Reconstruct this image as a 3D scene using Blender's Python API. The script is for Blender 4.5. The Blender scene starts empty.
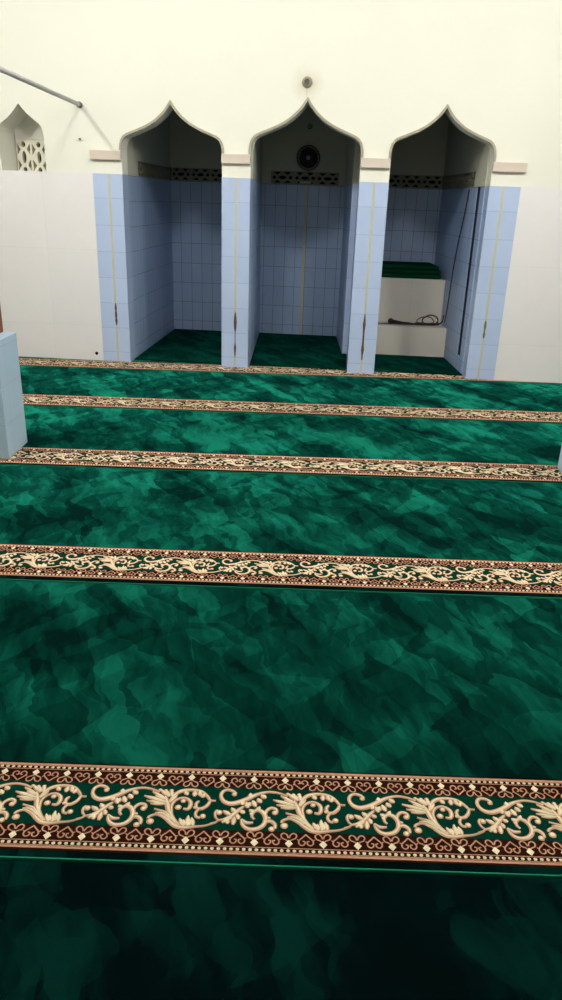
import bpy, bmesh, math, random, json
from mathutils import Vector, Matrix
from mathutils.geometry import tessellate_polygon
random.seed(7)
SC = bpy.context.scene
COL = SC.collection
PI = math.pi

# ------------------------------------------------------------------ frame of the place
EYE = 1.3104
TH = math.atan(0.072)
UU = Vector((math.cos(TH), -math.sin(TH), 0))
VV = Vector((math.sin(TH), math.cos(TH), 0))
W0 = Vector((0, 6.11, 0))
M_WALL = Matrix.Translation(W0) @ Matrix.Rotation(-TH, 4, 'Z')      # local (u, v, z): u along the wall, v into it

# ------------------------------------------------------------------ materials
def srgb(r, g, b):
    f = lambda c: (c/255/12.92) if c/255 <= .04045 else ((c/255+.055)/1.055)**2.4
    return (f(r), f(g), f(b), 1)

def mat(name, col, rough=.6, spec=.4, metal=0, sheen=0, bump=None, vary=None):
    m = bpy.data.materials.new(name); m.use_nodes = True
    nt = m.node_tree; b = nt.nodes['Principled BSDF']
    b.inputs['Base Color'].default_value = col
    b.inputs['Roughness'].default_value = rough
    b.inputs['Specular IOR Level'].default_value = spec
    b.inputs['Metallic'].default_value = metal
    b.inputs['Sheen Weight'].default_value = sheen
    tc = nt.nodes.new('ShaderNodeTexCoord')
    if vary:
        sc, amt = vary
        n = nt.nodes.new('ShaderNodeTexNoise'); n.inputs['Scale'].default_value = sc; n.inputs['Detail'].default_value = 5
        nt.links.new(tc.outputs['Object'], n.inputs['Vector'])
        mx = nt.nodes.new('ShaderNodeMix'); mx.data_type = 'RGBA'
        mx.inputs['A'].default_value = tuple(c*(1-amt) for c in col[:3])+(1,)
        mx.inputs['B'].default_value = tuple(min(1, c*(1+amt)) for c in col[:3])+(1,)
        nt.links.new(n.outputs['Fac'], mx.inputs['Factor'])
        nt.links.new(mx.outputs['Result'], b.inputs['Base Color'])
    if bump:
        sc, st = bump
        n = nt.nodes.new('ShaderNodeTexNoise'); n.inputs['Scale'].default_value = sc; n.inputs['Detail'].default_value = 4
        nt.links.new(tc.outputs['Object'], n.inputs['Vector'])
        bp = nt.nodes.new('ShaderNodeBump'); bp.inputs['Strength'].default_value = st; bp.inputs['Distance'].default_value = .01
        nt.links.new(n.outputs['Fac'], bp.inputs['Height']); nt.links.new(bp.outputs['Normal'], b.inputs['Normal'])
    return m

def tile_mat(name, c1, c2, grout, w, h, off=(0, 0), rough=.3, mortar=.0022):
    m = mat(name, c1, rough, .5)
    nt = m.node_tree; b = nt.nodes['Principled BSDF']
    uv = nt.nodes.new('ShaderNodeUVMap'); uv.uv_map = 'UVMap'
    mp = nt.nodes.new('ShaderNodeMapping'); mp.inputs['Location'].default_value = (off[0], off[1], 0)
    br = nt.nodes.new('ShaderNodeTexBrick'); br.offset = 0; br.squash = 1
    br.inputs['Scale'].default_value = 1
    br.inputs['Color1'].default_value = c1; br.inputs['Color2'].default_value = c2; br.inputs['Mortar'].default_value = grout
    br.inputs['Mortar Size'].default_value = mortar; br.inputs['Mortar Smooth'].default_value = .2
    br.inputs['Bias'].default_value = 0
    br.inputs['Brick Width'].default_value = w; br.inputs['Row Height'].default_value = h
    nt.links.new(uv.outputs['UV'], mp.inputs['Vector']); nt.links.new(mp.outputs['Vector'], br.inputs['Vector'])
    n = nt.nodes.new('ShaderNodeTexNoise'); n.inputs['Scale'].default_value = 9; n.inputs['Detail'].default_value = 6
    nt.links.new(mp.outputs['Vector'], n.inputs['Vector'])
    mx = nt.nodes.new('ShaderNodeMix'); mx.data_type = 'RGBA'; mx.blend_type = 'MULTIPLY'; mx.inputs['Factor'].default_value = .06
    nt.links.new(br.outputs['Color'], mx.inputs['A']); nt.links.new(n.outputs['Fac'], mx.inputs['B'])
    nt.links.new(mx.outputs['Result'], b.inputs['Base Color'])
    bp = nt.nodes.new('ShaderNodeBump'); bp.inputs['Strength'].default_value = .35; bp.inputs['Distance'].default_value = .002; bp.invert = True
    nt.links.new(br.outputs['Fac'], bp.inputs['Height']); nt.links.new(bp.outputs['Normal'], b.inputs['Normal'])
    return m

def pile_mat(name, dark, mid, light, seedoff=0.0, sheen=3.2):
    """velvety green carpet pile brushed into irregular patches"""
    m = mat(name, mid, 1, .0, 0, .0)
    nt = m.node_tree; b = nt.nodes['Principled BSDF']; L = nt.links.new
    geo = nt.nodes.new('ShaderNodeNewGeometry')
    mp0 = nt.nodes.new('ShaderNodeMapping'); mp0.inputs['Location'].default_value = (seedoff, seedoff*.7, 0)
    L(geo.outputs['Position'], mp0.inputs['Vector'])
    # domain warp
    wn = nt.nodes.new('ShaderNodeTexNoise'); wn.inputs['Scale'].default_value = 5; wn.inputs['Detail'].default_value = 3
    L(mp0.outputs['Vector'], wn.inputs['Vector'])
    sub = nt.nodes.new('ShaderNodeVectorMath'); sub.operation = 'SUBTRACT'; sub.inputs[1].default_value = (.5, .5, .5)
    L(wn.outputs['Color'], sub.inputs[0])
    scl = nt.nodes.new('ShaderNodeVectorMath'); scl.operation = 'SCALE'; scl.inputs['Scale'].default_value = .12
    L(sub.outputs['Vector'], scl.inputs[0])
    add = nt.nodes.new('ShaderNodeVectorMath'); L(mp0.outputs['Vector'], add.inputs[0]); L(scl.outputs['Vector'], add.inputs[1])
    def layer(rot, sx, sy, scale, kind):
        m1 = nt.nodes.new('ShaderNodeMapping'); m1.inputs['Rotation'].default_value = (0, 0, rot)
        mp = nt.nodes.new('ShaderNodeMapping'); mp.inputs['Scale'].default_value = (sx, sy, 1)
        L(add.outputs['Vector'], m1.inputs['Vector']); L(m1.outputs['Vector'], mp.inputs['Vector'])
        if kind == 'v':
            t = nt.nodes.new('ShaderNodeTexVoronoi'); t.inputs['Scale'].default_value = scale; t.inputs['Randomness'].default_value = 1
            L(mp.outputs['Vector'], t.inputs['Vector'])
            s = nt.nodes.new('ShaderNodeSeparateColor'); L(t.outputs['Color'], s.inputs['Color']); return s.outputs['Red']
        t = nt.nodes.new('ShaderNodeTexNoise'); t.inputs['Scale'].default_value = scale; t.inputs['Detail'].default_value = 3; t.inputs['Roughness'].default_value = .5
        L(mp.outputs['Vector'], t.inputs['Vector']); return t.outputs['Fac']
    v1 = layer(math.radians(57), .42, 1.5, 7, 'v')
    v2 = layer(math.radians(68), .5, 1.5, 14, 'v')
    v3 = layer(math.radians(-48), .45, 1.4, 10, 'v')
    n1 = layer(math.radians(57), .7, 1.4, 2.6, 'n')
    n2 = layer(math.radians(80), .35, 2.2, 16, 'n')
    def mul(a, k):
        x = nt.nodes.new('ShaderNodeMath'); x.operation = 'MULTIPLY'; L(a, x.inputs[0]); x.inputs[1].default_value = k; return x.outputs[0]
    def plus(a, c):
        x = nt.nodes.new('ShaderNodeMath'); x.operation = 'ADD'; L(a, x.inputs[0]); L(c, x.inputs[1]); return x.outputs[0]
    s = plus(plus(plus(mul(v1, .20), mul(v2, .12)), mul(v3, .12)), plus(mul(n1, .85), mul(n2, .22)))
    rp = nt.nodes.new('ShaderNodeValToRGB'); L(s, rp.inputs['Fac'])
    e = rp.color_ramp.elements
    e[0].position = .57; e[0].color = dark
    e[1].position = .97; e[1].color = light
    k = e.new(.76); k.color = mid
    # short nap: very fine noise bump and a fibre sheen
    f = nt.nodes.new('ShaderNodeTexNoise'); f.inputs['Scale'].default_value = 700; f.inputs['Detail'].default_value = 2
    L(geo.outputs['Position'], f.inputs['Vector'])
    bp = nt.nodes.new('ShaderNodeBump'); bp.inputs['Strength'].default_value = .25; bp.inputs['Distance'].default_value = .002
    L(f.outputs['Fac'], bp.inputs['Height']); L(bp.outputs['Normal'], b.inputs['Normal'])
    L(rp.outputs['Color'], b.inputs['Base Color'])
    # velvet sheen of the nap, brightest at grazing angles
    sh = nt.nodes.new('ShaderNodeBsdfSheen'); sh.inputs['Roughness'].default_value = .34
    g = nt.nodes.new('ShaderNodeVectorMath'); g.operation = 'SCALE'; g.inputs['Scale'].default_value = sheen
    L(rp.outputs['Color'], g.inputs[0]); L(g.outputs['Vector'], sh.inputs['Color']); L(bp.outputs['Normal'], sh.inputs['Normal'])
    ads = nt.nodes.new('ShaderNodeAddShader'); L(b.outputs[0], ads.inputs[0]); L(sh.outputs[0], ads.inputs[1])
    L(ads.outputs[0], nt.nodes['Material Output'].inputs['Surface'])
    return m
SHEEN = 1.0

M = {}
M['cream'] = mat('cream_wall_paint', srgb(226, 226, 216), .85, .2, bump=(18, .12), vary=(1.3, .03))
M['ceiling'] = mat('ceiling_paint', srgb(225, 224, 214), .9, .2)
M['white_tile'] = tile_mat('white_wall_tile', srgb(229, 226, 230), srgb(226, 224, 228), srgb(219, 215, 217), .6, .6, (.16, -.29+.6), .35, .0016)
M['step_tile'] = tile_mat('white_step_tile', srgb(222, 214, 203), srgb(217, 210, 201), srgb(208, 199, 188), .3, .7, (.0, 0), .4, .0016)
M['blue_tile'] = tile_mat('pale_blue_tile', srgb(177, 194, 228), srgb(172, 190, 225), srgb(146, 162, 196), 2.0, .2, (1, -.08+.2), .3, .002)
M['niche_tile'] = tile_mat('blue_niche_tile', srgb(160, 181, 215), srgb(154, 177, 212), srgb(84, 100, 132), .106, .193, (.385, -.1+.193), .35, .0022)
M['plinth_tile'] = tile_mat('pale_cyan_blue_tile', srgb(170, 194, 217), srgb(166, 191, 215), srgb(154, 178, 202), .25, .2, (.05, .02), .45, .002)
M['gold'] = mat('faded_gold_trim', srgb(190, 186, 160), .45, .5, vary=(14, .12))
M['ledge'] = mat('pinkish_beige_ledge', srgb(204, 192, 182), .7, .3, vary=(8, .05))
M['molding'] = mat('greyish_arch_molding', srgb(160, 155, 136), .7, .3)
M['rust'] = mat('brown_exposed_joint', srgb(92, 70, 55), .95, .1, vary=(60, .4))
M['moss'] = mat('mossy_green_joint', srgb(108, 118, 60), .95, .1, vary=(60, .4))
M['dark'] = mat('dark_navy_gap_shade', srgb(22, 32, 52), .9, .1)
M['black'] = mat('black_hole', srgb(14, 13, 12), .9, .1)
M['lattice_dark'] = mat('mottled_grey_breeze_block', srgb(140, 136, 116), .9, .1, vary=(20, .2))  # grey tone varies at random over the blocks
M['lattice_cream'] = mat('cream_breeze_block', srgb(232, 228, 210), .85, .2)
M['niche_plaster'] = mat('grey_green_niche_plaster', srgb(186, 185, 168), .9, .1, vary=(2.5, .08))
M['side_plaster'] = M['niche_plaster']
M['grey_pipe'] = mat('grey_painted_pipe', srgb(172, 172, 172), .5, .4)
M['pipe_end'] = mat('dark_grey_pipe_flange', srgb(96, 94, 90), .6, .4)
M['wood'] = mat('brown_wood', srgb(120, 72, 50), .6, .3, vary=(6, .15))
M['grey_ceramic'] = mat('grey_ceramic', srgb(142, 138, 124), .5, .4)
M['fan_black'] = mat('dark_brown_plastic', srgb(58, 55, 50), .7, .4)
M['fixture_white'] = mat('pale_grey_plastic', srgb(176, 180, 182), .5, .4)
M['mic_black'] = mat('black_rubber', srgb(28, 24, 24), .6, .4)
M['cable'] = mat('dark_brown_cable', srgb(66, 54, 46), .6, .3)
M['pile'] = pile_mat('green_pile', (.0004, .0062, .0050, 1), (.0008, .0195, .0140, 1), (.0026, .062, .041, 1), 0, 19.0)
M['near_pile'] = pile_mat('darkened_teal_green_pile', (.0004, .0030, .0031, 1), (.0005, .0040, .0040, 1), (.0011, .016, .013, 1), 5.1, 5.0)  # darker colour stands in for the near roll's reversed nap catching less light
M['niche_pile'] = pile_mat('niche_green_pile', (.0005, .010, .007, 1), (.0008, .018, .0125, 1), (.0015, .034, .023, 1), 3.3, 5.0)
M['edge_green'] = mat('light_green_edge_binding', srgb(18, 104, 80), .9, .1)
M['cushion'] = mat('dark_green_folded_pile', srgb(12, 58, 40), 1, 0, sheen=.0, bump=(90, .3))
M['band_brown'] = mat('dark_brown_band_ground', srgb(36, 16, 10), 1, 0, bump=(500, .3))
M['band_green'] = mat('deep_green_band_ground', srgb(3, 44, 33), 1, 0, bump=(500, .3), vary=(9, .35))
M['yarn_salmon'] = mat('salmon_brown_yarn', srgb(174, 130, 108), 1, 0, vary=(60, .15))
M['yarn_cream'] = mat('cream_yarn', srgb(208, 196, 168), 1, 0, vary=(45, .18))

# ------------------------------------------------------------------ object helpers
def tag(o, label=None, cat=None, group=None, kind=None):
    if label: o['label'] = label
    if cat: o['category'] = cat
    if group: o['group'] = group
    if kind: o['kind'] = kind
    return o
def empty(name, loc=(0, 0, 0), rotz=0):
    o = bpy.data.objects.new(name, None); COL.objects.link(o)
    o.empty_display_size = .1; o.location = loc; o.rotation_euler = (0, 0, rotz); return o
def link(name, bm, mats, parent=None, world=None, smooth=False):
    """world: matrix the bmesh is expressed in; the object keeps that matrix (relative to its parent)"""
    me = bpy.data.meshes.new(name)
    bmesh.ops.recalc_face_normals(bm, faces=bm.faces[:])
    bm.to_mesh(me); bm.free()
    if smooth:
        for p in me.polygons: p.use_smooth = True
    for m_ in (mats if isinstance(mats, (list, tuple)) else [mats]): me.materials.append(m_)
    o = bpy.data.objects.new(name, me); COL.objects.link(o)
    if parent:
        o.parent = parent
    if world is not None: o.matrix_local = world
    return o
def box_uv(bm):
    uvl = bm.loops.layers.uv.get('UVMap') or bm.loops.layers.uv.new('UVMap')
    for f in bm.faces:
        n = f.normal
        for l in f.loops:
            c = l.vert.co
            if abs(n.z) > .7: l[uvl].uv = (c.x, c.y)
            elif abs(n.x) > abs(n.y): l[uvl].uv = (c.y, c.z)
            else: l[uvl].uv = (c.x, c.z)
def add_box(bm, a, b, mi=0, bevel=0):
    (x0, y0, z0), (x1, y1, z1) = a, b
    vs = [bm.verts.new(p) for p in ((x0,y0,z0),(x1,y0,z0),(x1,y1,z0),(x0,y1,z0),(x0,y0,z1),(x1,y0,z1),(x1,y1,z1),(x0,y1,z1))]
    fs = [bm.faces.new([vs[i] for i in q]) for q in ((0,3,2,1),(4,5,6,7),(0,1,5,4),(1,2,6,5),(2,3,7,6),(3,0,4,7))]
    for f in fs: f.material_index = mi
    if bevel:
        es = list({e for f in fs for e in f.edges})
        bmesh.ops.bevel(bm, geom=es, offset=bevel, segments=2, affect='EDGES', profile=.6)
    return fs
def boxbm(a, b, bevel=0):
    bm = bmesh.new(); add_box(bm, a, b, 0, bevel); bm.normal_update(); box_uv(bm); return bm
def prism_holes(bm, loops, d0, d1, mi=0):
    """loops: [outer, hole, ...] of (x, z); extruded along y from d0 to d1"""
    flat = [p for lp in loops for p in lp]
    tri = tessellate_polygon([[Vector((p[0], p[1], 0)) for p in lp] for lp in loops])
    A = [bm.verts.new((p[0], d0, p[1])) for p in flat]
    B = [bm.verts.new((p[0], d1, p[1])) for p in flat]
    for t in tri:
        try:
            f = bm.faces.new([A[i] for i in t]); f.material_index = mi
            f = bm.faces.new([B[i] for i in reversed(t)]); f.material_index = mi
        except ValueError: pass
    k = 0
    for lp in loops:
        n = len(lp)
        for i in range(n):
            j = (i+1) % n
            f = bm.faces.new((A[k+i], A[k+j], B[k+j], B[k+i])); f.material_index = mi
        k += n
def tube(bm, pts, r, seg=10, caps=True):
    pts = [Vector(p) for p in pts]; rs = r if isinstance(r, (list, tuple)) else [r]*len(pts)
    rings = []; up = Vector((0, 0, 1))
    for i, p in enumerate(pts):
        d = (pts[min(i+1, len(pts)-1)]-pts[max(i-1, 0)]).normalized()
        a = d.cross(up)
        if a.length < .05: a = d.cross(Vector((0, 1, 0)))
        a.normalize(); b = d.cross(a).normalized()
        rings.append([bm.verts.new(p+(a*math.cos(t)+b*math.sin(t))*rs[i]) for t in [2*PI*k/seg for k in range(seg)]])
    for i in range(len(rings)-1):
        for k in range(seg):
            bm.faces.new((rings[i][k], rings[i][(k+1) % seg], rings[i+1][(k+1) % seg], rings[i+1][k]))
    if caps:
        bm.faces.new(rings[0][::-1]); bm.faces.new(rings[-1])
def smooth_path(pts, n=6):
    P = [Vector(p) for p in pts]; out = []
    for i in range(len(P)-1):
        p0 = P[max(i-1, 0)]; p1 = P[i]; p2 = P[i+1]; p3 = P[min(i+2, len(P)-1)]
        for k in range(n):
            t = k/n
            out.append(.5*((2*p1)+(p2-p0)*t+(2*p0-5*p1+4*p2-p3)*t*t+(3*p1-p0-3*p2+p3)*t**3))
    out.append(P[-1]); return out
def lathe_y(bm, prof, c, seg=32):
    """revolve (radius, y) profile about the y axis through c"""
    rings = []
    for r, y in prof:
        rings.append([bm.verts.new((c[0]+r*math.cos(t), c[1]+y, c[2]+r*math.sin(t))) for t in [2*PI*k/seg for k in range(seg)]])
    for i in range(len(rings)-1):
        for k in range(seg):
            bm.faces.new((rings[i][k], rings[i][(k+1) % seg], rings[i+1][(k+1) % seg], rings[i+1][k]))
    bm.faces.new(rings[0][::-1]); bm.faces.new(rings[-1])
def structure(name, bm, mats, world=None):
    o = link(name, bm, mats, None, world); o['kind'] = 'structure'; return o

# ------------------------------------------------------------------ arches of the front wall
DADO = 1.456
CEIL = 3.35
def ogee(u0, u1, apex, spring=1.60, sh=1.715):
    """outline (u, z) of the pointed arch from the left springing to the right one"""
    c = (u0+u1)/2; w = (u1-u0)/2; ha = apex
    q = (ha-sh)/.258
    half = [(-1, spring), (-.998, sh-.075), (-.988, sh-.045), (-.965, sh-.014), (-.93, sh+.006), (-.88, sh+.020), (-.80, sh+.034*q), (-.66, sh+.056*q), (-.5, sh+.083*q), (-.38, sh+.108*q),
            (-.28, sh+.135*q), (-.19, sh+.165*q), (-.12, sh+.192*q), (-.06, sh+.221*q), (-.02, ha-.014), (0, ha)]
    L_ = [(c+w*a, z) for a, z in half]; R_ = [(c-w*a, z) for a, z in half[:-1]][::-1]
    return L_+R_
NICHES = [('A', -1.315, -.538, 1.945), ('B', -.318, .513, 1.988), ('C', .735, 1.488, 1.965)]
SH = {'A': 1.704, 'B': 1.728, 'C': 1.728}
ARCH = {k: ogee(a, b, ap, 1.58, SH[k]) for k, a, b, ap in NICHES}
WC = -2.0975; WW = .178
WH = [(-1, 1.62), (-1, 1.69), (-.98, 1.73), (-.93, 1.765), (-.85, 1.787), (-.7, 1.806), (-.5, 1.832), (-.3, 1.865), (-.12, 1.899), (0, 1.925)]
WARCH = [(WC+WW*a, z) for a, z in WH]+[(WC-WW*a, z) for a, z in WH[:-1]][::-1]
WL, WR = WC-WW, WC+WW
WIN = [(WL, DADO)] + WARCH + [(WR, DADO)]
TW = .15
UL, UR = -3.55, 3.6
# upper cream wall: comb outline from the top of the dado
outer = [(UL, DADO)]
outer += WIN
for k, a, b, ap in NICHES:
    outer += [(a, DADO)] + ARCH[k] + [(b, DADO)]
outer += [(UR, DADO), (UR, CEIL), (UL, CEIL)]
def cream_wall_mat():
    m = M['cream'].copy(); m.name = 'cream_front_wall_paint'
    nt = m.node_tree; b = nt.nodes['Principled BSDF']; L = nt.links.new
    src = b.inputs['Base Color'].links[0].from_socket
    tc = nt.nodes.new('ShaderNodeTexCoord')
    vm = nt.nodes.new('ShaderNodeVectorMath'); vm.operation = 'DISTANCE'; L(tc.outputs['Object'], vm.inputs[0]); vm.inputs[1].default_value = (.088, 0, 2.10)
    n = nt.nodes.new('ShaderNodeTexNoise'); n.inputs['Scale'].default_value = 14; L(tc.outputs['Object'], n.inputs['Vector'])
    ad = nt.nodes.new('ShaderNodeMath'); ad.operation = 'MULTIPLY_ADD'; L(n.outputs['Fac'], ad.inputs[0]); ad.inputs[1].default_value = .08; L(vm.outputs['Value'], ad.inputs[2])
    rp = nt.nodes.new('ShaderNodeValToRGB'); L(ad.outputs[0], rp.inputs['Fac'])
    rp.color_ramp.elements[0].position = .08; rp.color_ramp.elements[0].color = (1, 1, 1, 1)
    rp.color_ramp.elements[1].position = .17; rp.color_ramp.elements[1].color = (0, 0, 0, 1)
    mx = nt.nodes.new('ShaderNodeMix'); mx.data_type = 'RGBA'
    k = nt.nodes.new('ShaderNodeMath'); k.operation = 'MULTIPLY'; k.inputs[1].default_value = .30; L(rp.outputs['Color'], k.inputs[0])
    L(k.outputs[0], mx.inputs['Factor']); L(src, mx.inputs['A']); mx.inputs['B'].default_value = srgb(188, 178, 138)
    L(mx.outputs['Result'], b.inputs['Base Color'])
    return m
bm = bmesh.new(); prism_holes(bm, [outer], 0, TW)
structure('wall_front', bm, cream_wall_mat(), M_WALL)
# dado of white tiles left and right of the niches
FL = -.012
trim_n = [0]
def trim(bm, m):
    trim_n[0] += 1
    return structure('trim_%d' % trim_n[0], bm, m, M_WALL)
trim(boxbm((UL, -.006, FL), (-1.548, TW, DADO)), M['white_tile'])
trim(boxbm((1.713, -.006, FL), (UR, TW, DADO)), M['white_tile'])
# windows: recess behind the left dado top, with a breeze-block screen
REC = .26
bm = bmesh.new()
prism_holes(bm, [[(-2.42, DADO-.04), (-2.42, 2.1), (-1.78, 2.1), (-1.78, DADO-.04), (WR, DADO-.04)]+WARCH[::-1]+[(WL, DADO-.04)]], TW, REC+.05)
add_box(bm, (-2.42, TW, DADO-.09), (-1.78, REC+.05, DADO-.041))
structure('window_1', bm, M['cream'], M_WALL)

def ellipse(cx, cz, rx, rz, n=14):
    return [(cx+rx*math.cos(2*PI*k/n), cz+rz*math.sin(2*PI*k/n)) for k in range(n)]
def block_holes(cx, cz, w, h, horiz=False):
    """openings of one patterned breeze block: a disc, a long oval, a disc, and notched triangles along the sides"""
    H = []
    def P(x, z): return (cx+z, cz+x) if horiz else (cx+x, cz+z)
    W, HH = w/2, h/2
    def el(x, z, rx, rz): H.append([P(x+rx*math.cos(2*PI*k/12), z+rz*math.sin(2*PI*k/12)) for k in range(12)])
    el(0, 0, W*.27, HH*.36)
    el(0, HH*.72, W*.26, HH*.17); el(0, -HH*.72, W*.26, HH*.17)
    for s in (-1, 1):
        for t in (-1, 1):
            H.append([P(s*W*.86, t*HH*.80), P(s*W*.86, t*HH*.12), P(s*W*.66, t*HH*.26), P(s*W*.42, t*HH*.46), P(s*W*.62, t*HH*.60)])
    return H
def lattice(u0, u1, z0, z1, y0, y1, w, h, horiz=False):
    bm = bmesh.new()
    bw, bh = (h, w) if horiz else (w, h)
    nu = max(1, round((u1-u0)/bw)); nz = max(1, round((z1-z0)/bh))
    du, dz = (u1-u0)/nu, (z1-z0)/nz
    for i in range(nu):
        for j in range(nz):
            a, b = u0+i*du, z0+j*dz
            rect = [(a, b), (a+du, b), (a+du, b+dz), (a, b+dz)]
            hl = block_holes(a+du/2, b+dz/2, dz if horiz else du, du if horiz else dz, horiz)
            prism_holes(bm, [rect]+hl, y0, y1)
    return bm
# window screen: solid cream panel with two columns of pattern blocks
wi = empty('breeze_block_screen', W0+UU*-2.06+VV*(REC-.02)+Vector((0, 0, DADO)), -TH)
tag(wi, 'cream pierced breeze block screen inside the small arched window at the left edge', 'screen')
bm = lattice(-.209, .166, -.02, .240, .05, .10, .125, .26)
link('pierced_block', bm, M['lattice_cream'], wi)
bm = boxbm((-.209, .05, .241), (.166, .10, .56))
link('solid_panel', bm, M['cream'], wi)

# ------------------------------------------------------------------ arch mouldings, ledges, piers
def offset_loop(pts, d):
    out = []
    for i, p in enumerate(pts):
        a = pts[max(i-1, 0)]; b = pts[min(i+1, len(pts)-1)]
        tx, tz = b[0]-a[0], b[1]-a[1]; l = math.hypot(tx, tz) or 1
        out.append((p[0]-tz/l*d, p[1]+tx/l*d))
    return out
names = {'A': 'left', 'B': 'middle', 'C': 'right'}
for k, a, b, ap in NICHES:
    pts = [(a, 1.621)] + [q for q in ARCH[k] if q[1] > 1.622] + [(b, 1.621)]
    o1 = offset_loop(pts, .0); o2 = offset_loop(pts, .017)
    mid = len(pts)//2
    o2[mid] = (pts[mid][0], pts[mid][1]+.027)
    bm = bmesh.new(); prism_holes(bm, [o1+o2[::-1]], -.014, -.0005)
    ob = link('arch_molding', bm, M['molding'], None, M_WALL)
    tag(ob, 'grey beige onion arch rim around the top of the %s niche' % names[k], 'arch')
PIERS = [(-1.548, -1.315, -1.42, 'blue tiled pier at the left side of the left niche', (.30, .48), 'rust', 'narrow brown gap in the gold line, low on the pier'),
         (-.538, -.318, -.425, 'blue tiled pier between the left and middle niches', (.08, .45), 'rust', 'broken dark joint low on the pier'),
         (.513, .735, .628, 'blue tiled pier between the middle and right niches', (.11, .48), 'rust', 'long dark broken joint low on the pier'),
         (1.484, 1.713, 1.588, 'blue tiled pier at the right side of the right niche', (.33, .47), 'moss', 'green mossy gap in the gold line')]
for i, (a, b, g, lab, dm, dmat, dlab) in enumerate(PIERS):
    e = empty('tiled_pier', W0+UU*((a+b)/2)+Vector((0, 0, 0)), -TH)
    tag(e, lab, 'pier', 'blue tiled piers of the niches')
    c = (a+b)/2
    bm = boxbm((a-c, -.012, FL), (b-c, TW, DADO-.001)); link('tile_cladding', bm, M['blue_tile'], e)
    # gold strip in pieces around the damaged joint
    bm = bmesh.new()
    w = .0075
    add_box(bm, (g-c-w, -.0145, FL+.02), (g-c+w, -.012, dm[0])); add_box(bm, (g-c-w, -.0145, dm[1]), (g-c+w, -.012, DADO-.004))
    link('gold_strip', bm, M['gold'], e)
    bm = bmesh.new(); n = 9; pl, pr_ = [], []
    for q in range(n+1):
        z = dm[0]+(dm[1]-dm[0])*q/n; ww = random.uniform(.006, .013)*(1 if 0 < q < n else .4)
        if i == 1 and .32 < (q/n) < .62: ww = .003
        pl.append((g-c-ww, z)); pr_.append((g-c+ww, z))
    prism_holes(bm, [pl+pr_[::-1]], -.0140, -.0120)
    o = link('damaged_joint', bm, M[dmat], e); o['label'] = dlab
LEDGES = [(-1.556, -1.315, 'pinkish beige ledge block left of the left arch'), (-.538, -.318, 'pinkish beige ledge block between the left and middle arches'),
          (.513, .735, 'pinkish beige ledge block between the middle and right arches'), (1.488, 1.732, 'pinkish beige ledge block right of the right arch')]
for a, b, lab in LEDGES:
    c = (a+b)/2
    bm = boxbm((a-c, -.034, 0), (b-c, -.0005, .066), .004)
    o = link('ledge_block', bm, M['ledge'], None, M_WALL @ Matrix.Translation((c, 0, 1.553)))
    tag(o, lab, 'ledge', 'ledge blocks at the feet of the arches')

# ------------------------------------------------------------------ niche interiors
NTOP = 2.12
BK = 1.72
LZ0, LZ1 = DADO, 1.572
def wall_strip(bm, p0, p1, z0, z1, th, mi=0):
    """upright slab between plan points, visible face on the line p0-p1, thickness th away to its left-hand normal"""
    p0 = Vector(p0); p1 = Vector(p1); d = (p1-p0); n = Vector((-d.y, d.x)).normalized()*th
    q = [p0, p1, p1+n, p0+n]
    vs = [bm.verts.new((v.x, v.y, z)) for z in (z0, z1) for v in q]
    for idx in ((0,3,2,1),(4,5,6,7),(0,1,5,4),(1,2,6,5),(2,3,7,6),(3,0,4,7)):
        f = bm.faces.new([vs[i] for i in idx]); f.material_index = mi
def strip_uv(bm):
    uvl = bm.loops.layers.uv.new('UVMap'); bm.normal_update()
    for f in bm.faces:
        n = f.normal
        for l in f.loops:
            c = l.vert.co
            l[uvl].uv = (c.x, c.y) if abs(n.z) > .7 else ((c.x, c.z) if abs(n.y) > abs(n.x) else (c.y, c.z))
def niche_wall(name, segs, lat):
    """segs: plan polyline pieces (p0, p1, has_lattice)"""
    bm = bmesh.new()
    for p0, p1, hl in segs:
        wall_strip(bm, p0, p1, FL, LZ0, .05, 0)
        if not hl: wall_strip(bm, p0, p1, LZ0, LZ1, .05, 1)
        wall_strip(bm, p0, p1, LZ1, NTOP, .05, 1)
    strip_uv(bm)
    structure(name, bm, [M['niche_tile'], M['niche_plaster']], M_WALL)
def lat_obj(p0, p1, label):
    p0 = Vector(p0); p1 = Vector(p1); L_ = (p1-p0).length
    bm = lattice(0, L_, .002, LZ1-LZ0-.002, .004, .045, .114, .2, True)
    ang = math.atan2((p1-p0).y, (p1-p0).x)
    o = link('breeze_block_band', bm, M['lattice_dark'], None, M_WALL @ Matrix.Translation((p0.x, p0.y, LZ0)) @ Matrix.Rotation(ang, 4, 'Z'))
    tag(o, label, 'screen', 'pierced bands inside the niches')
# direction convention: visible face to the right-hand side when walking p0->p1, so go clockwise seen from inside: left wall front->back, back left->right, right wall back->front
A_l = ((-1.318, TW), (-1.324, BK)); A_b = ((-1.324, BK), (-.54, BK)); A_r = ((-.538, BK), (-.538, TW))
niche_wall('wall_niche_left', [((A_l[0]), (-1.3195, .48), False), ((-1.3195, .48), A_l[1], True), (*A_b, True), (*A_r, False)], None)
lat_obj((-1.3195, .48), (-1.324, BK), 'dark pierced block band on the left side wall of the left niche')
lat_obj((-1.324, BK), (-.54, BK), 'dark pierced block band across the back of the left niche')
B_l = ((-.320, TW+.006), (-.417, BK)); B_b1 = (-.417, BK); B_b2 = (.40, BK)
niche_wall('wall_niche_middle', [(*B_l, False), (B_b1, (-.33, BK), False), ((-.33, BK), (.335, BK), True), ((.335, BK), B_b2, False), (B_b2, (.466, .785), False)], None)
lat_obj((-.33, BK), (.335, BK), 'dark pierced block band across the back of the middle niche')
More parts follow.
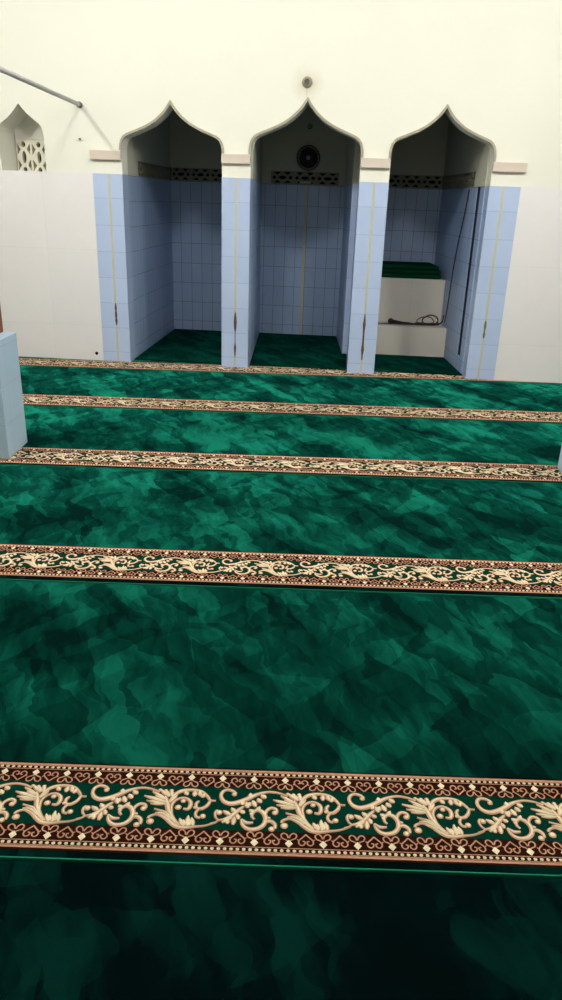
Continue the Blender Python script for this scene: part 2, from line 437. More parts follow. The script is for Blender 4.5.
# setback jamb on the right of the middle niche
bm = bmesh.new(); add_box(bm, (.466, .785, FL), (.52, .86, LZ0), 0); add_box(bm, (.466, .785, LZ0), (.52, .86, NTOP), 1); bm.normal_update(); box_uv(bm)
structure('trim_7', bm, [M['blue_tile'], M['niche_plaster']], M_WALL)
bm = bmesh.new(); wall_strip(bm, (.512, .785), (.514, TW), FL, LZ0, .04, 0); wall_strip(bm, (.512, .785), (.514, TW), LZ0, NTOP, .04, 1); strip_uv(bm)
structure('trim_8', bm, [M['niche_tile'], M['niche_plaster']], M_WALL)
C_l = ((.737, TW), (.737, BK))
def cu(v): return 1.488-.09*v
niche_wall('wall_niche_right', [(*C_l, False), ((.737, BK), (cu(BK), BK), True), ((cu(BK), BK), (cu(.48), .48), True), ((cu(.48), .48), (cu(.37), .37), False)], None)
lat_obj((.737, BK), (cu(BK), BK), 'dark pierced block band across the back of the right niche')
lat_obj((cu(BK), BK), (cu(.48), .48), 'dark pierced block band on the right side wall of the right niche')
# slot in the right wall of the right niche: wall below it, shallow backing painted dark as its shade
bm = bmesh.new()
wall_strip(bm, (cu(.37), .37), (cu(.27), .27), FL, .125, .05, 0)
wall_strip(bm, (cu(.37), .37), (cu(.27), .27), LZ0, NTOP, .05, 1)
wall_strip(bm, (cu(.27), .27), (cu(TW), TW), FL, LZ0, .05, 0)
wall_strip(bm, (cu(.27), .27), (cu(TW), TW), LZ0, NTOP, .05, 1)
strip_uv(bm); structure('trim_9', bm, [M['niche_tile'], M['niche_plaster']], M_WALL)
bm = bmesh.new(); wall_strip(bm, (cu(.369)+.006, .369), (cu(.271)+.006, .271), .126, LZ0-.001, .04)
structure('trim_10', bm, M['dark'], M_WALL)
# niche ceilings and a black sheet painted as outside night behind the pierced blocks
bm = bmesh.new(); add_box(bm, (-1.40, TW, NTOP), (1.56, BK+.08, NTOP+.06)); structure('ceiling_niches', bm, M['niche_plaster'], M_WALL)
bm = bmesh.new(); add_box(bm, (-1.9, 2.3, FL), (2.1, 2.36, NTOP)); structure('wall_night_backing', bm, M['black'], M_WALL)

# gold strip in the middle of the middle niche's back wall
bm = boxbm((-.013, -.004, 0), (.013, -.0003, DADO-.02))
o = link('gold_strip', bm, M['gold'], None, M_WALL @ Matrix.Translation((.022, BK, .01)))
tag(o, 'thin upright gold strip on the back wall of the middle niche', 'strip')

# ------------------------------------------------------------------ room shell
bm = boxbm((-3.4, -2.6, -.15), (3.4, 9.2, FL)); structure('floor', bm, M['grey_ceramic'])
bm = boxbm((-3.5, -2.7, CEIL), (3.5, 6.6, CEIL+.1)); structure('ceiling', bm, M['ceiling'])
bm = boxbm((-3.5, -2.7, FL), (-3.4, 6.5, CEIL)); structure('wall_left', bm, M['cream'])
bm = boxbm((3.4, -2.7, FL), (3.5, 6.1, CEIL)); structure('wall_right', bm, M['cream'])
bm = boxbm((-3.4, -2.7, FL), (3.4, -2.6, CEIL)); structure('wall_back', bm, M['cream'])

# ------------------------------------------------------------------ carpets
UNIT = .304
MOTIF = json.loads('''[[[-0.0824,0.1811,0.00231],[-0.0916,0.1898,0.00297],[-0.1054,0.1928,0.00297],[-0.1157,0.185,0.00297],[-0.1178,0.1704,0.00297],[-0.1099,0.1565,0.00396],[-0.0953,0.1501,0.00495],[-0.0789,0.1535,0.00528],[-0.0626,0.1618,0.00495],[-0.048,0.1713,0.00462],[-0.0333,0.181,0.00363],[-0.0132,0.1888,0.00264],[0.0038,0.1905,0.00231],[0.0243,0.1859,0.00198],[0.0397,0.1776,0.00165]],[[-0.0867,0.1795,0.00473]],[[-0.0463,0.1714,0.00225],[-0.0478,0.1777,0.0054],[-0.0493,0.1839,0.00108]],[[-0.0572,0.1545,0.00225],[-0.0546,0.1463,0.0054],[-0.052,0.1381,0.00108]],[[-0.0424,0.1605,0.00225],[-0.0383,0.1514,0.0054],[-0.0342,0.1424,0.00108]],[[-0.031,0.1676,0.00225],[-0.0262,0.1614,0.0054],[-0.0214,0.1552,0.00108]],[[-0.0488,0.1549,0.00225],[-0.0515,0.1482,0.0054],[-0.0541,0.1415,0.00108]],[[-0.0642,0.1595,0.00225],[-0.0654,0.1528,0.0054],[-0.0667,0.1462,0.00108]],[[-0.023,0.1792,0.00225],[-0.0169,0.1746,0.0054],[-0.0109,0.1699,0.00108]],[[-0.1357,0.0889,0.00115],[-0.1233,0.0936,0.00132],[-0.1173,0.0988,0.00165],[-0.1046,0.1027,0.00264],[-0.0892,0.113,0.00429],[-0.0771,0.1275,0.00429],[-0.0631,0.142,0.00198]],[[-0.1173,0.0988,0.00165],[-0.1246,0.1072,0.00165],[-0.1271,0.1198,0.00198],[-0.1227,0.1285,0.00198]],[[-0.1181,0.1223,0.00598]],[[-0.0889,0.1088,0.00195],[-0.0993,0.1006,0.00468],[-0.1096,0.0925,0.00094]],[[-0.0823,0.1091,0.00195],[-0.0832,0.098,0.00468],[-0.084,0.087,0.00094]],[[-0.0764,0.1178,0.00195],[-0.0743,0.1105,0.00468],[-0.0722,0.1033,0.00094]],[[-0.0689,0.1288,0.00195],[-0.0638,0.1258,0.00468],[-0.0587,0.1228,0.00094]],[[-0.091,0.115,0.00195],[-0.1001,0.1214,0.00468],[-0.1094,0.1278,0.00094]],[[-0.0801,0.124,0.00195],[-0.0855,0.1302,0.00468],[-0.0909,0.1364,0.00094]],[[-0.0983,0.1042,0.00195],[-0.0973,0.0966,0.00468],[-0.0964,0.089,0.00094]],[[-0.0664,0.1043,0.00099],[-0.0633,0.0912,0.00264],[-0.0546,0.0802,0.00363],[-0.0415,0.0759,0.00396],[-0.0241,0.0807,0.00396],[-0.0127,0.0942,0.00396],[-0.0107,0.1122,0.00429],[-0.0184,0.1276,0.00429],[-0.0305,0.1326,0.00363],[-0.0401,0.1249,0.00297],[-0.0418,0.113,0.00231],[-0.0358,0.1048,0.00165]],[[-0.0651,0.1044,0.00132],[-0.0538,0.0949,0.0033],[-0.0386,0.0956,0.00165]],[[-0.0311,0.1313,0.00195],[-0.028,0.137,0.00468],[-0.025,0.1428,0.00094]],[[-0.0375,0.1259,0.00195],[-0.0434,0.1295,0.00468],[-0.0494,0.1331,0.00094]],[[-0.0405,0.1215,0.00195],[-0.0438,0.1203,0.00468],[-0.047,0.1191,0.00094]],[[-0.0124,0.1143,0.00198],[-0.0093,0.1305,0.00264],[0.001,0.1405,0.00297],[0.0124,0.1375,0.00297],[0.0152,0.1273,0.00231]],[[0.0106,0.1267,0.00535]],[[-0.0118,0.0976,0.00198],[0.001,0.1015,0.00363],[0.011,0.0924,0.0033],[0.0112,0.0801,0.00231]],[[0.0039,0.079,0.00567]],[[-0.0074,0.1103,0.00135],[-0.0033,0.11,0.00324],[0.0008,0.1098,0.00065]],[[0.0619,0.1475,0.00195],[0.0338,0.1566,0.00468],[0.0055,0.1657,0.00094]],[[0.0585,0.143,0.00165],[0.036,0.1468,0.00396],[0.0135,0.1506,0.00079]],[[0.0618,0.1432,0.0015],[0.0427,0.1423,0.0036],[0.0236,0.1415,0.00072]],[[0.0603,0.1562,0.0015],[0.0418,0.1676,0.0036],[0.0231,0.1791,0.00072]],[[0.0654,0.1653,0.00195],[0.0528,0.1759,0.00468],[0.04,0.1866,0.00094]],[[0.0654,0.1653,0.0018],[0.0595,0.1751,0.00432],[0.0536,0.185,0.00086]],[[0.0704,0.1655,0.00195],[0.0688,0.1755,0.00468],[0.0672,0.1856,0.00094]],[[0.0619,0.1563,0.00195],[0.0469,0.1611,0.00468],[0.0317,0.166,0.00094]],[[0.04,0.1853,0.00346]],[[0.0536,0.1836,0.00346]],[[0.0672,0.1842,0.00378]],[[0.0265,0.0972,0.00198],[0.029,0.1043,0.00231],[0.0453,0.1105,0.00231],[0.0648,0.1009,0.0033],[0.0776,0.0891,0.00396],[0.0934,0.0776,0.00429],[0.1125,0.0752,0.00363],[0.1351,0.0786,0.00231],[0.1578,0.0824,0.00165],[0.1811,0.0928,0.00132]],[[0.0324,0.0896,0.00693]],[[0.0354,0.1269,0.00132],[0.0518,0.1213,0.00231],[0.0649,0.1155,0.00297],[0.0793,0.0974,0.00297],[0.0967,0.0798,0.00198]],[[0.0387,0.1144,0.00132],[0.0583,0.1131,0.00297],[0.0777,0.0953,0.00198]],[[0.0553,0.1648,0.00231],[0.0635,0.1433,0.00495],[0.0699,0.1221,0.00462],[0.0842,0.0976,0.00363],[0.0999,0.0811,0.00231]],[[0.0936,0.0857,0.00165],[0.0811,0.1037,0.00198],[0.0755,0.1223,0.00231],[0.0744,0.1403,0.00231],[0.0827,0.1563,0.00231],[0.0989,0.1633,0.00231],[0.1138,0.1551,0.0033],[0.1176,0.1413,0.00363],[0.1128,0.1291,0.00297],[0.102,0.1299,0.00198]],[[0.0899,0.1336,0.00598]],[[0.0993,0.1536,0.00473]],[[0.0669,0.1478,0.00198],[0.0728,0.1656,0.00297],[0.0841,0.1796,0.00396],[0.0996,0.1871,0.00363],[0.1201,0.1889,0.00297],[0.1402,0.1835,0.00297],[0.1547,0.1693,0.00264],[0.1624,0.1582,0.00198],[0.1751,0.157,0.00165]],[[0.1233,0.185,0.00195],[0.1233,0.1764,0.00468],[0.1233,0.1679,0.00094]],[[0.1335,0.1854,0.00195],[0.1362,0.177,0.00468],[0.1388,0.1686,0.00094]],[[0.0995,0.1839,0.00195],[0.1036,0.1778,0.00468],[0.1076,0.1717,0.00094]],[[0.1467,0.1779,0.00195],[0.1439,0.1715,0.00468],[0.141,0.1651,0.00094]],[[0.0669,0.1478,0.00195],[0.0745,0.1591,0.00468],[0.0823,0.1705,0.00094]],[[0.1624,0.1582,0.00198],[0.1569,0.1431,0.00297],[0.145,0.1318,0.0033],[0.1328,0.1334,0.00297],[0.1304,0.1462,0.00264],[0.1361,0.1543,0.00198]],[[0.1394,0.1315,0.00198],[0.1322,0.1197,0.00231],[0.1349,0.1073,0.00231],[0.1445,0.1044,0.00231]],[[0.1497,0.1096,0.00535]],[[0.1313,0.1355,0.00135],[0.1279,0.1342,0.00324],[0.1246,0.133,0.00065]],[[0.1095,0.0783,0.00195],[0.1037,0.0892,0.00468],[0.0979,0.1003,0.00094]],[[0.1175,0.0786,0.00195],[0.1169,0.0939,0.00468],[0.1164,0.1094,0.00094]],[[0.1304,0.08,0.00195],[0.1277,0.0917,0.00468],[0.125,0.1035,0.00094]],[[0.1111,0.0804,0.00195],[0.109,0.0884,0.00468],[0.1068,0.0965,0.00094]],[[0.1224,0.0809,0.00195],[0.1215,0.09,0.00468],[0.1206,0.0992,0.00094]]]''')
def ribbon(bm, pts, z, h, mi):
    """domed ribbon of yarn along (x, y, halfwidth)"""
    if len(pts) == 1:
        x, y, r = pts[0]; n = 10
        c = bm.verts.new((x, y, z+h)); ring = [bm.verts.new((x+r*math.cos(2*PI*k/n), y+r*math.sin(2*PI*k/n), z)) for k in range(n)]
        for k in range(n):
            f = bm.faces.new((c, ring[k], ring[(k+1) % n])); f.material_index = mi
        return
    P = smooth_path([(p[0], p[1], p[2]) for p in pts], 4 if len(pts) > 3 else 3)
    row = []
    for i, p in enumerate(P):
        a = P[max(i-1, 0)]; b = P[min(i+1, len(P)-1)]
        tx, ty = b.x-a.x, b.y-a.y; l = math.hypot(tx, ty) or 1; w = max(p.z, .0003)
        nx, ny = -ty/l*w, tx/l*w
        row.append((bm.verts.new((p.x+nx, p.y+ny, z)), bm.verts.new((p.x, p.y, z+h)), bm.verts.new((p.x-nx, p.y-ny, z))))
    for i in range(len(row)-1):
        for k in (0, 1):
            f = bm.faces.new((row[i][k], row[i][k+1], row[i+1][k+1], row[i+1][k])); f.material_index = mi
BW = .264        # band width
def quad(bm, x0, x1, y0, y1, z, mi):
    f = bm.faces.new([bm.verts.new(p) for p in ((x0,y0,z),(x1,y0,z),(x1,y1,z),(x0,y1,z))]); f.material_index = mi
def border_unit(bm, ox, yb, flip, z):
    """one heart and one trefoil of the narrow border; y grows away from the beads"""
    sx = .000318; sy = .000385
    s = -1 if flip else 1
    def T(pts, w, dx=0): return [(ox+(x+dx)*sx, yb+s*y*sy, w*1.35) for x, y in pts]
    for m in (1, -1):
        for pts in ([(0,100),(-24,78),(-47,58),(-50,36),(-32,22),(-12,30),(-8,48),(-24,52)],):
            ribbon(bm, T([(x*m, y) for x, y in pts], .0013, 0), z, .0012, 1)
        for pts in ([(0,45),(-22,60),(-46,70),(-54,92),(-36,106),(-14,96),(-2,70)],):
            ribbon(bm, T([(x*m, y) for x, y in pts], .0013, 119), z, .0012, 1)
        ribbon(bm, T([(m*-48, 56), (m*-62, 64)], .0011, 0), z, .0012, 1)
    d = [(0, 2), (28, 30), (0, 58), (-28, 30)]
    c = bm.verts.new((ox+119*sx, yb+s*30*sy, z+.0028)); r = [bm.verts.new((ox+(x+119)*sx, yb+s*y*sy, z+.001)) for x, y in d]
    for k in range(4):
        f = bm.faces.new((c, r[k], r[(k+1) % 4])); f.material_index = 2
def band_unit():
    """one repeat of the woven band, x 0..UNIT (scroll may overhang), y 0..BW"""
    bm = bmesh.new()
    e = 0.
    quad(bm, 0, UNIT, 0, .072, e, 0); quad(bm, 0, UNIT, .072, .202, e+.0001, 3); quad(bm, 0, UNIT, .202, BW, e, 0)
    quad(bm, 0, UNIT, .000, .004, e+.0008, 0)
    for y in (.0095, .2575): ribbon(bm, [(0, y, .0028), (UNIT/2, y, .0028), (UNIT, y, .0028)], e+.0002, .0012, 1)
    nb = 22
    for k in range(nb):
        for y, rr in ((.0205, .0040), (.2475, .0036)):
            x = (k+.5)*UNIT/nb
            ribbon(bm, [(x-.0038, y-.0006, rr*.55), (x, y, rr), (x+.0038, y+.0006, rr*.55)], e+.0004, .0018, 2)
    for y in (.0275, .0145, .2415, .2530): ribbon(bm, [(0, y, .0012), (UNIT/2, y, .0012), (UNIT, y, .0012)], e+.0002, .0008, 1)
    for k in range(4):
        border_unit(bm, .019+k*UNIT/4, .0275, False, e+.0006)
        border_unit(bm, .010+k*UNIT/4, .2400, True, e+.0006)
    # acanthus scroll: salmon outline below, cream yarn above
    for st in MOTIF:
        ribbon(bm, [(x+.09, y, w*1.12+.0013) for x, y, w in st], e+.0004, .0006, 1)
    for st in MOTIF:
        w_ = .62 if len(st) > 3 else .8
        ribbon(bm, [(x+.0902, y+.0004, w*w_) for x, y, w in st], e+.0011, .0014, 2)
    return bm
ub = band_unit(); ume = bpy.data.meshes.new('band_repeat'); ub.to_mesh(ume); ub.free()
XL, XR = -3.3, 3.3
def build_band(phase):
    bm = bmesh.new()
    k0 = int(math.floor((XL-phase)/UNIT)); k1 = int(math.ceil((XR-phase)/UNIT))
    for k in range(k0, k1):
        n0 = len(bm.verts); bm.from_mesh(ume); bm.verts.ensure_lookup_table()
        ox = phase+k*UNIT
        for v in bm.verts[n0:]: v.co.x += ox
    return bm
def clip_front(bm, y_off):
    """trim what would lie under the front wall; keep the first 8 cm inside the niche openings"""
    inv = Matrix.Translation((0, -y_off, 0))
    def cut(co, no):
        bmesh.ops.bisect_plane(bm, geom=bm.verts[:]+bm.edges[:]+bm.faces[:], plane_co=inv @ co, plane_no=no)
    cut(W0+VV*-.0125, VV); cut(W0+VV*.08, VV)
    for k, a, b, ap in NICHES:
        cut(W0+UU*(a+.005), UU); cut(W0+UU*(b-.005), UU)
    kill = []
    for f in bm.faces:
        c = f.calc_center_median()+Vector((0, y_off, 0))-W0
        u, v = c.dot(UU), c.dot(VV)
        if v > .08 or (v > -.0125 and not any(a+.005 < u < b-.005 for k, a, b, ap in NICHES)): kill.append(f)
    bmesh.ops.delete(bm, geom=kill, context='FACES')
def slab(x0, x1, y0, y1, z0, z1, nx=60):
    bm = bmesh.new(); add_box(bm, (x0, y0, z0), (x1, y1, z1)); return bm
BM_ = [M['band_brown'], M['yarn_salmon'], M['yarn_cream'], M['band_green']]
band_cache = {}
def carpet(y0, y1, band_y, phase, label, clip=False):
    """one carpet roll from y0 (near edge) to y1 with its woven band starting at band_y"""
    e = empty('prayer_carpet', (0, y0, 0))
    tag(e, label, 'carpet', 'green carpet strips laid across the hall')
    D = y1-y0-.004
    TOP = -.0015
    if band_y is None:
        pieces = [(.006, D)]
    else:
        b0 = band_y-y0; pieces = [(.006, b0), (b0+BW, D)]
    bm = bmesh.new()
    for a, b in pieces:
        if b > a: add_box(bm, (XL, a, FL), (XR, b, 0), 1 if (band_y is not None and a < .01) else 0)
    if clip: clip_front(bm, y0)
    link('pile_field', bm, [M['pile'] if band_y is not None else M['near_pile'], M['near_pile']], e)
    if band_y is not None:
        bm = build_band(phase)
        for v in bm.verts: v.co.y += band_y-y0; v.co.z += TOP
        add_box(bm, (XL, b0, FL), (XR, b0+BW, TOP-.0003), 0)
        if clip: clip_front(bm, y0)
        link('patterned_band', bm, BM_, e)
    bm = bmesh.new(); add_box(bm, (XL, .002, FL), (XR, .0052, .0015))
    if clip: clip_front(bm, y0)
    link('bound_edge', bm, M['edge_green'], e)
    return e
PH = -.09
rows = [(1.148, 1.173, PH, 'green carpet strip with the largest scroll band, second strip from the camera'),
        (2.352, 2.385, PH-.10, 'green carpet strip with scroll band, third strip from the camera'),
        (3.565, 3.595, PH-.03, 'green carpet strip with scroll band, the one the two blue plinths stand on'),
        (4.715, 4.745, PH+.05, 'green carpet strip with scroll band just in front of the niches'),
        (5.905, 5.930, PH+.02, 'carpet strip whose narrow cream band runs along the foot of the niche piers')]
carpet(-.10, 1.148, None, 0, 'plain green carpet strip nearest the camera, darkened for its reversed nap')
for i, (y0, yb, ph, lab) in enumerate(rows):
    y1 = rows[i+1][0] if i < 4 else 6.6
    carpet(y0, y1, yb, ph, lab, clip=(i == 4))
def niche_carpet(u0, u1, ub0, ub1, label):
    v0, v1 = .089, BK-.004
    prof = [(u0, v0), (u1, v0), (ub1, v1), (ub0, v1)]
    bm = bmesh.new(); n = 24; top = []; bot = []
    # front edge wanders slightly, as cut by hand
    loop = [(u0+(u1-u0)*k/n, v0+random.uniform(-.004, .004)) for k in range(n+1)]+[(ub1, v1), (ub0, v1)]
    vs = [bm.verts.new((x, y, .006)) for x, y in loop]; vb = [bm.verts.new((x, y, FL)) for x, y in loop]
    bm.faces.new(vs); bm.faces.new(vb[::-1])
    for i in range(len(loop)):
        j = (i+1) % len(loop); bm.faces.new((vs[i], vb[i], vb[j], vs[j]))
    o = link('niche_carpet', bm, M['niche_pile'], None, M_WALL)
    tag(o, label, 'carpet', 'green carpet pieces on the niche floors')
niche_carpet(-1.311, -.543, -1.318, -.543, 'dark green carpet piece on the floor of the left niche')
# middle niche floor follows the stepped right wall
bm = bmesh.new()
lp = [(-.313, .087), (.507, .087), (.506, .78), (.462, .78), (.396, BK-.004), (-.412, BK-.004)]
prism = [bm.verts.new((x, y, .006)) for x, y in lp]; pb = [bm.verts.new((x, y, FL)) for x, y in lp]
bm.faces.new(prism); bm.faces.new(pb[::-1])
for i in range(6): bm.faces.new((prism[i], pb[i], pb[(i+1) % 6], prism[(i+1) % 6]))
o = link('niche_carpet', bm, M['niche_pile'], None, M_WALL)
tag(o, 'dark green carpet piece on the floor of the middle niche', 'carpet', 'green carpet pieces on the niche floors')
bm = bmesh.new()
lp = [(.742, .087), (cu(.087)-.005, .087), (cu(.826)-.005, .826), (.742, .826)]
prism = [bm.verts.new((x, y, .006)) for x, y in lp]; pb = [bm.verts.new((x, y, FL)) for x, y in lp]
bm.faces.new(prism); bm.faces.new(pb[::-1])
for i in range(4): bm.faces.new((prism[i], pb[i], pb[(i+1) % 4], prism[(i+1) % 4]))
o = link('niche_carpet', bm, M['niche_pile'], None, M_WALL)
tag(o, 'dark green carpet piece in front of the white steps in the right niche', 'carpet', 'green carpet pieces on the niche floors')

# ------------------------------------------------------------------ white stepped platform in the right niche
S1V, S2V = .83, 1.10; S1Z, S2Z = .268, .668
e = empty('stepped_platform', W0+UU*1.08+VV*S1V, -TH)
tag(e, 'white tiled platform with two steps inside the right niche', 'platform')
def stepblock(v0, v1, z0, z1):
    bm = bmesh.new()
    q = [(.742, v0), (cu(v0)-.004, v0), (cu(v1)-.004, v1), (.742, v1)]
    vs = [bm.verts.new((x-1.08, y-S1V, z)) for z in (z0, z1) for x, y in q]
    for idx in ((0,3,2,1),(4,5,6,7),(0,1,5,4),(1,2,6,5),(2,3,7,6),(3,0,4,7)): bm.faces.new([vs[i] for i in idx])
    bmesh.ops.bevel(bm, geom=bm.edges[:], offset=.006, segments=2, affect='EDGES')
    bm.normal_update(); box_uv(bm); return bm
link('lower_step', stepblock(S1V, S2V-.002, FL, S1Z), M['step_tile'], e)
link('upper_step', stepblock(S2V, BK-.004, FL, S2Z), M['step_tile'], e)
# folded carpet on top
bm = bmesh.new()
for k, (z0, z1, v0, v1, u1) in enumerate([(0, .040, .004, .50, .575), (.041, .080, .012, .47, .570), (.081, .117, -.002, .44, .545)]):
    n = 14
    for a in range(n):
        pass
    fs = add_box(bm, (0, v0, z0), (u1, v1, z1), 0, .015)
for v in bm.verts:
    if v.co.x > .3: v.co.x -= .09*v.co.y+.012
    v.co.z += .004*math.sin(v.co.x*17)*(1 if v.co.z > .05 else 0); v.co.y += .004*math.sin(v.co.x*23+v.co.z*40)
o = link('folded_carpet', bm, M['cushion'], None, M_WALL @ Matrix.Translation((.782, S2V+.012, S2Z+.001)), True)
tag(o, 'dark green carpet piece folded on top of the white platform in the right niche', 'folded carpet')
# microphone lying on the lower step, and its cable
def wl(u, v, z): return W0+UU*u+VV*v+Vector((0, 0, z))
e = empty('microphone', wl(.955, .955, S1Z), -TH)
tag(e, 'black microphone lying on the lower white step in the right niche', 'microphone')
bm = bmesh.new(); bmesh.ops.create_uvsphere(bm, u_segments=18, v_segments=12, radius=.026, matrix=Matrix.Translation((-.055, 0, .028))); link('grille', bm, M['mic_black'], e, None, True)
bm = bmesh.new(); tube(bm, [(-.04, 0, .027), (.0, .0, .022), (.05, .0, .016), (.12, 0, .013)], [.018, .015, .012, .010], 14); link('handle', bm, M['mic_black'], e, None, True)
bm = bmesh.new()
z = S1Z+.009
pts = [(1.078, .955, z+.008), (1.12, .965, z), (1.18, .98, z+.002), (1.24, .965, z+.006), (1.30, .95, z+.01), (1.335, .965, z+.03), (1.32, .97, z+.07), (1.26, .975, z+.085), (1.20, .985, z+.05), (1.205, .99, z+.01),
       (1.27, .99, z+.002), (1.34, .97, z+.005), (1.375, .96, z+.03)]
tube(bm, smooth_path([wl(*p) for p in pts], 6), .0065, 8)
pts = [(.75, .925, z), (.86, .92, z), (1.0, .925, z), (1.10, .93, z), (1.22, .93, z), (1.33, .94, z+.004), (1.37, .92, z+.04), (1.375, .90, z+.10)]
tube(bm, smooth_path([wl(*p) for p in pts], 6), .005, 8)
pts = [(1.30, .94, z+.03), (1.26, .945, z+.07), (1.18, .95, z+.065), (1.14, .95, z+.03), (1.17, .945, z+.012), (1.26, .94, z+.012), (1.345, .95, z+.02)]
tube(bm, smooth_path([wl(*p) for p in pts], 6), .0045, 8)
pts = [(1.12, .95, z+.008), (1.18, .945, z+.014), (1.25, .94, z+.012), (1.30, .95, z+.02)]
tube(bm, smooth_path([wl(*p) for p in pts], 6), .007, 8)
pts = [(cu(v)-.008, v, zz) for v, zz in ((.955, z+.028), (.94, z+.05), (.92, z+.10), (.89, .50), (.86, .70), (.80, .93), (.72, 1.12), (.64, 1.30), (.60, 1.44))]
tube(bm, smooth_path([wl(*p) for p in pts], 6), .005, 8)
o = link('audio_cable', bm, M['cable'], None, None, True)
tag(o, 'dark tangled cable on the lower white step running up the right niche wall', 'cable')

# ------------------------------------------------------------------ fan, bar, bulb in the middle niche
fc = (.032, BK, 1.69)
e = empty('wall_fan', wl(fc[0], fc[1], fc[2]), -TH)
tag(e, 'round dark fan high on the back wall of the middle niche', 'fan')
bm = bmesh.new(); lathe_y(bm, [(.085, -.001), (.088, -.012), (.040, -.03), (.03, -.05)], (0, 0, 0)); link('motor_housing', bm, M['fan_black'], e)
bm = bmesh.new()
for r, y in ((.108, -.055), (.108, -.075), (.088, -.092), (.066, -.099), (.044, -.103), (.024, -.105)):
    n = 28; tube(bm, [(r*math.cos(2*PI*k/n), y, r*math.sin(2*PI*k/n)) for k in range(n+1)], .0022 if r < .1 else .005, 6)
for k in range(20):
    t = 2*PI*k/20
    tube(bm, [(r*math.cos(t), y, r*math.sin(t)) for r, y in ((.108, -.055), (.108, -.075), (.088, -.092), (.05, -.102), (.018, -.106))], .0016, 5)
    tube(bm, [(r*math.cos(t), y, r*math.sin(t)) for r, y in ((.108, -.055), (.085, -.03), (.05, -.02))], .0016, 5)
link('wire_guard', bm, M['fan_black'], e)
bm = bmesh.new(); lathe_y(bm, [(.020, -.05), (.022, -.080), (.016, -.096)], (0, 0, 0)); link('hub', bm, M['fixture_white'], e)
for k in range(3):
    bm = bmesh.new(); t0 = 2*PI*k/3
    A_, B_ = [], []
    for q in range(7):
        r = .02+.078*q/6
        for lst, dt, y in ((A_, -.35-.15*q/6, -.062), (B_, .35+.15*q/6, -.082)):
            lst.append(bm.verts.new((r*math.cos(t0+dt), y, r*math.sin(t0+dt))))
    for q in range(6): bm.faces.new((A_[q], A_[q+1], B_[q+1], B_[q]))
    bmesh.ops.solidify(bm, geom=bm.faces[:], thickness=.002)
    link('blade', bm, M['fan_black'], e)
bm = bmesh.new(); tube(bm, [(.006, -.045, -.105), (.007, -.02, -.16), (.005, -.012, -.205)], .0022, 6); link('pull_cord', bm, M['fan_black'], e)
e = empty('wall_bar', wl(.01, BK, 1.475), -TH)
tag(e, 'small pale grey bar fixed below the round fan in the middle niche', 'fixture')
bm = boxbm((-.055, -.034, -.010), (.055, -.012, .010), .004); link('cover', bm, M['fixture_white'], e)
bm = boxbm((-.045, -.012, -.007), (.045, -.0005, .007)); link('backplate', bm, M['fan_black'], e)
e = empty('bulb_holder', wl(.031, BK, 1.965), -TH)
tag(e, 'small dark bulb holder near the top of the middle niche back wall', 'bulb holder')
bm = bmesh.new(); lathe_y(bm, [(.022, -.0005), (.024, -.012), (.014, -.02), (.014, -.04)], (0, 0, 0)); link('holder', bm, M['fan_black'], e)
bm = bmesh.new(); lathe_y(bm, [(.010, -.04), (.018, -.052), (.020, -.066), (.012, -.082), (.003, -.087)], (0, 0, 0)); link('bulb', bm, M['grey_ceramic'], e, None, True)

# lamp holder above the middle arch
e = empty('lamp_holder', wl(.088, 0, 2.107), -TH)
tag(e, 'small round grey lamp holder on the cream wall above the middle arch', 'lamp holder')
bm = bmesh.new(); lathe_y(bm, [(.037, -.0005), (.038, -.010), (.031, -.026), (.020, -.032)], (0, 0, 0), 28); link('base', bm, M['grey_ceramic'], e, None, False)
bm = bmesh.new(); lathe_y(bm, [(.018, -.032), (.019, -.046), (.013, -.047), (.012, -.036)], (0, 0, 0), 24); link('socket', bm, M['pipe_end'], e)
bm = boxbm((-.003, -.003, -.084), (.003, -.0005, -.037)); link('surface_wire', bm, M['ledge'], e)

# rod between the wall and the left post
e = empty('tie_rod', (-1.613, 6.226, 1.923))
tag(e, 'grey horizontal pipe reaching from the left column to the cream wall', 'pipe')
bm = bmesh.new(); tube(bm, [(0, -.012, 0), (0, -1.2, .0), (0, -2.29, 0)], .0145, 16); link('pipe', bm, M['grey_pipe'], e, None, True)
bm = bmesh.new(); tube(bm, [(0, -.003, 0), (0, -.035, 0)], .021, 16); link('flange', bm, M['pipe_end'], e)
# nail, and a black disc painted as a small dark hole
bm = bmesh.new(); tube(bm, [(0, 0, 0), (0, -.018, .003)], .0035, 8); add_box(bm, (-.008, -.0205, -.004), (.008, -.017, .008))
o = link('nail', bm, M['pipe_end'], None, M_WALL @ Matrix.Translation((-1.63, 0, 1.69)))
tag(o, 'tiny grey nail in the cream wall below the pipe end', 'nail')
bm = bmesh.new(); lathe_y(bm, [(.014, -.0005), (.014, -.003), (.010, -.003)], (0, 0, 0), 18)
o = link('wall_hole', bm, M['black'], None, M_WALL @ Matrix.Translation((-1.607, -.006, .058)))
tag(o, 'small round hole shown by a black disc low in the white wall tiles left of the left pier', 'hole')

# columns left and right: tiled plinth with a brown post
def column(x, y, dx, lab):
    e = empty('column', (x, y, 0)); tag(e, lab, 'column', 'columns on blue tiled plinths')
    bm = boxbm((-.18, -.145, .0005), (.18, .145, .615), .003); link('tiled_plinth', bm, M['plinth_tile'], e)
    bm = boxbm((-.10+dx, -.11, .6155), (.10+dx, .13, CEIL-.001), .004); link('post', bm, M['wood'], e)
column(-1.62, 3.80, .018, 'column with pale blue tiled plinth and brown post at the left edge')
column(1.685, 3.665, .0, 'pale blue tiled plinth of the column at the right edge')

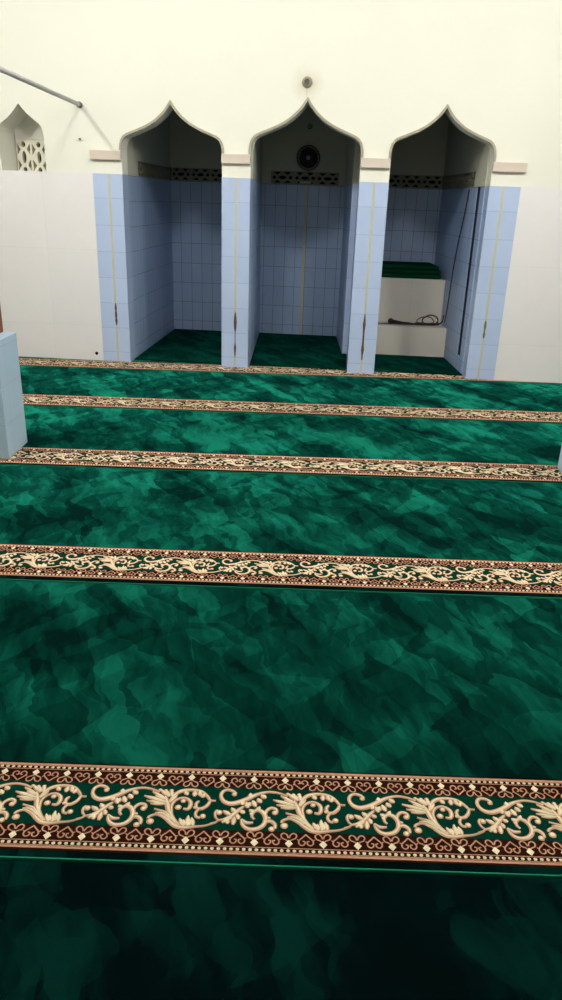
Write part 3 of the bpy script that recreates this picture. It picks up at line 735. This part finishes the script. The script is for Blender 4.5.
# ------------------------------------------------------------------ light
def lamp(name, loc, energy, size, col=(1, .985, .95), size_y=None, rot=(0, 0, 0)):
    d = bpy.data.lights.new(name, 'AREA'); d.shape = 'RECTANGLE'; d.size = size; d.size_y = size_y or .05
    d.energy = energy; d.color = col
    o = bpy.data.objects.new(name, d); COL.objects.link(o); o.location = loc; o.rotation_euler = rot; return o
def bulb(name, loc, energy, r=.05, col=(1, .985, .95)):
    d = bpy.data.lights.new(name, 'POINT'); d.energy = energy; d.shadow_soft_size = r; d.color = col
    o = bpy.data.objects.new(name, d); COL.objects.link(o); o.location = loc; return o
bulb('lamp_light', wl(-2.45, -2.9, 3.2), 125, .06)
bulb('lamp_light', wl(-.60, -2.9, 3.2), 92, .16)
bulb('lamp_light', wl(1.28, -2.9, 3.2), 92, .16)
bulb('lamp_light', wl(3.15, -2.9, 3.2), 120, .10)
bulb('lamp_light', (0.1, .3, 3.2), 18, .1)
w = bpy.data.worlds.new('night'); SC.world = w; w.use_nodes = True
w.node_tree.nodes['Background'].inputs['Color'].default_value = (.01, .012, .016, 1)
w.node_tree.nodes['Background'].inputs['Strength'].default_value = .3

# ------------------------------------------------------------------ camera
cam = bpy.data.cameras.new('camera'); co = bpy.data.objects.new('camera', cam); COL.objects.link(co)
cam.sensor_fit = 'VERTICAL'; cam.sensor_height = 36; cam.lens = 36*735/1000; cam.clip_start = .05
pit = math.atan(300/735); roll = .034
F = Vector((0, math.cos(pit), -math.sin(pit))); R0 = Vector((1, 0, 0)); U0 = R0.cross(F)
c, s = math.cos(roll), math.sin(roll)
# image x axis = c*R0 + s*U0 (world sinks towards the right of the frame)
Rv = c*R0 + s*U0; Uv = -s*R0 + c*U0
m3 = Matrix((Rv, Uv, -F)).transposed()
co.matrix_world = Matrix.Translation((0, 0, EYE)) @ m3.to_4x4()
SC.camera = co
SC.view_settings.view_transform = 'Standard'; SC.view_settings.look = 'None'
SC.view_settings.exposure = 0.0; SC.view_settings.gamma = 1
SC.view_settings.use_curve_mapping = False
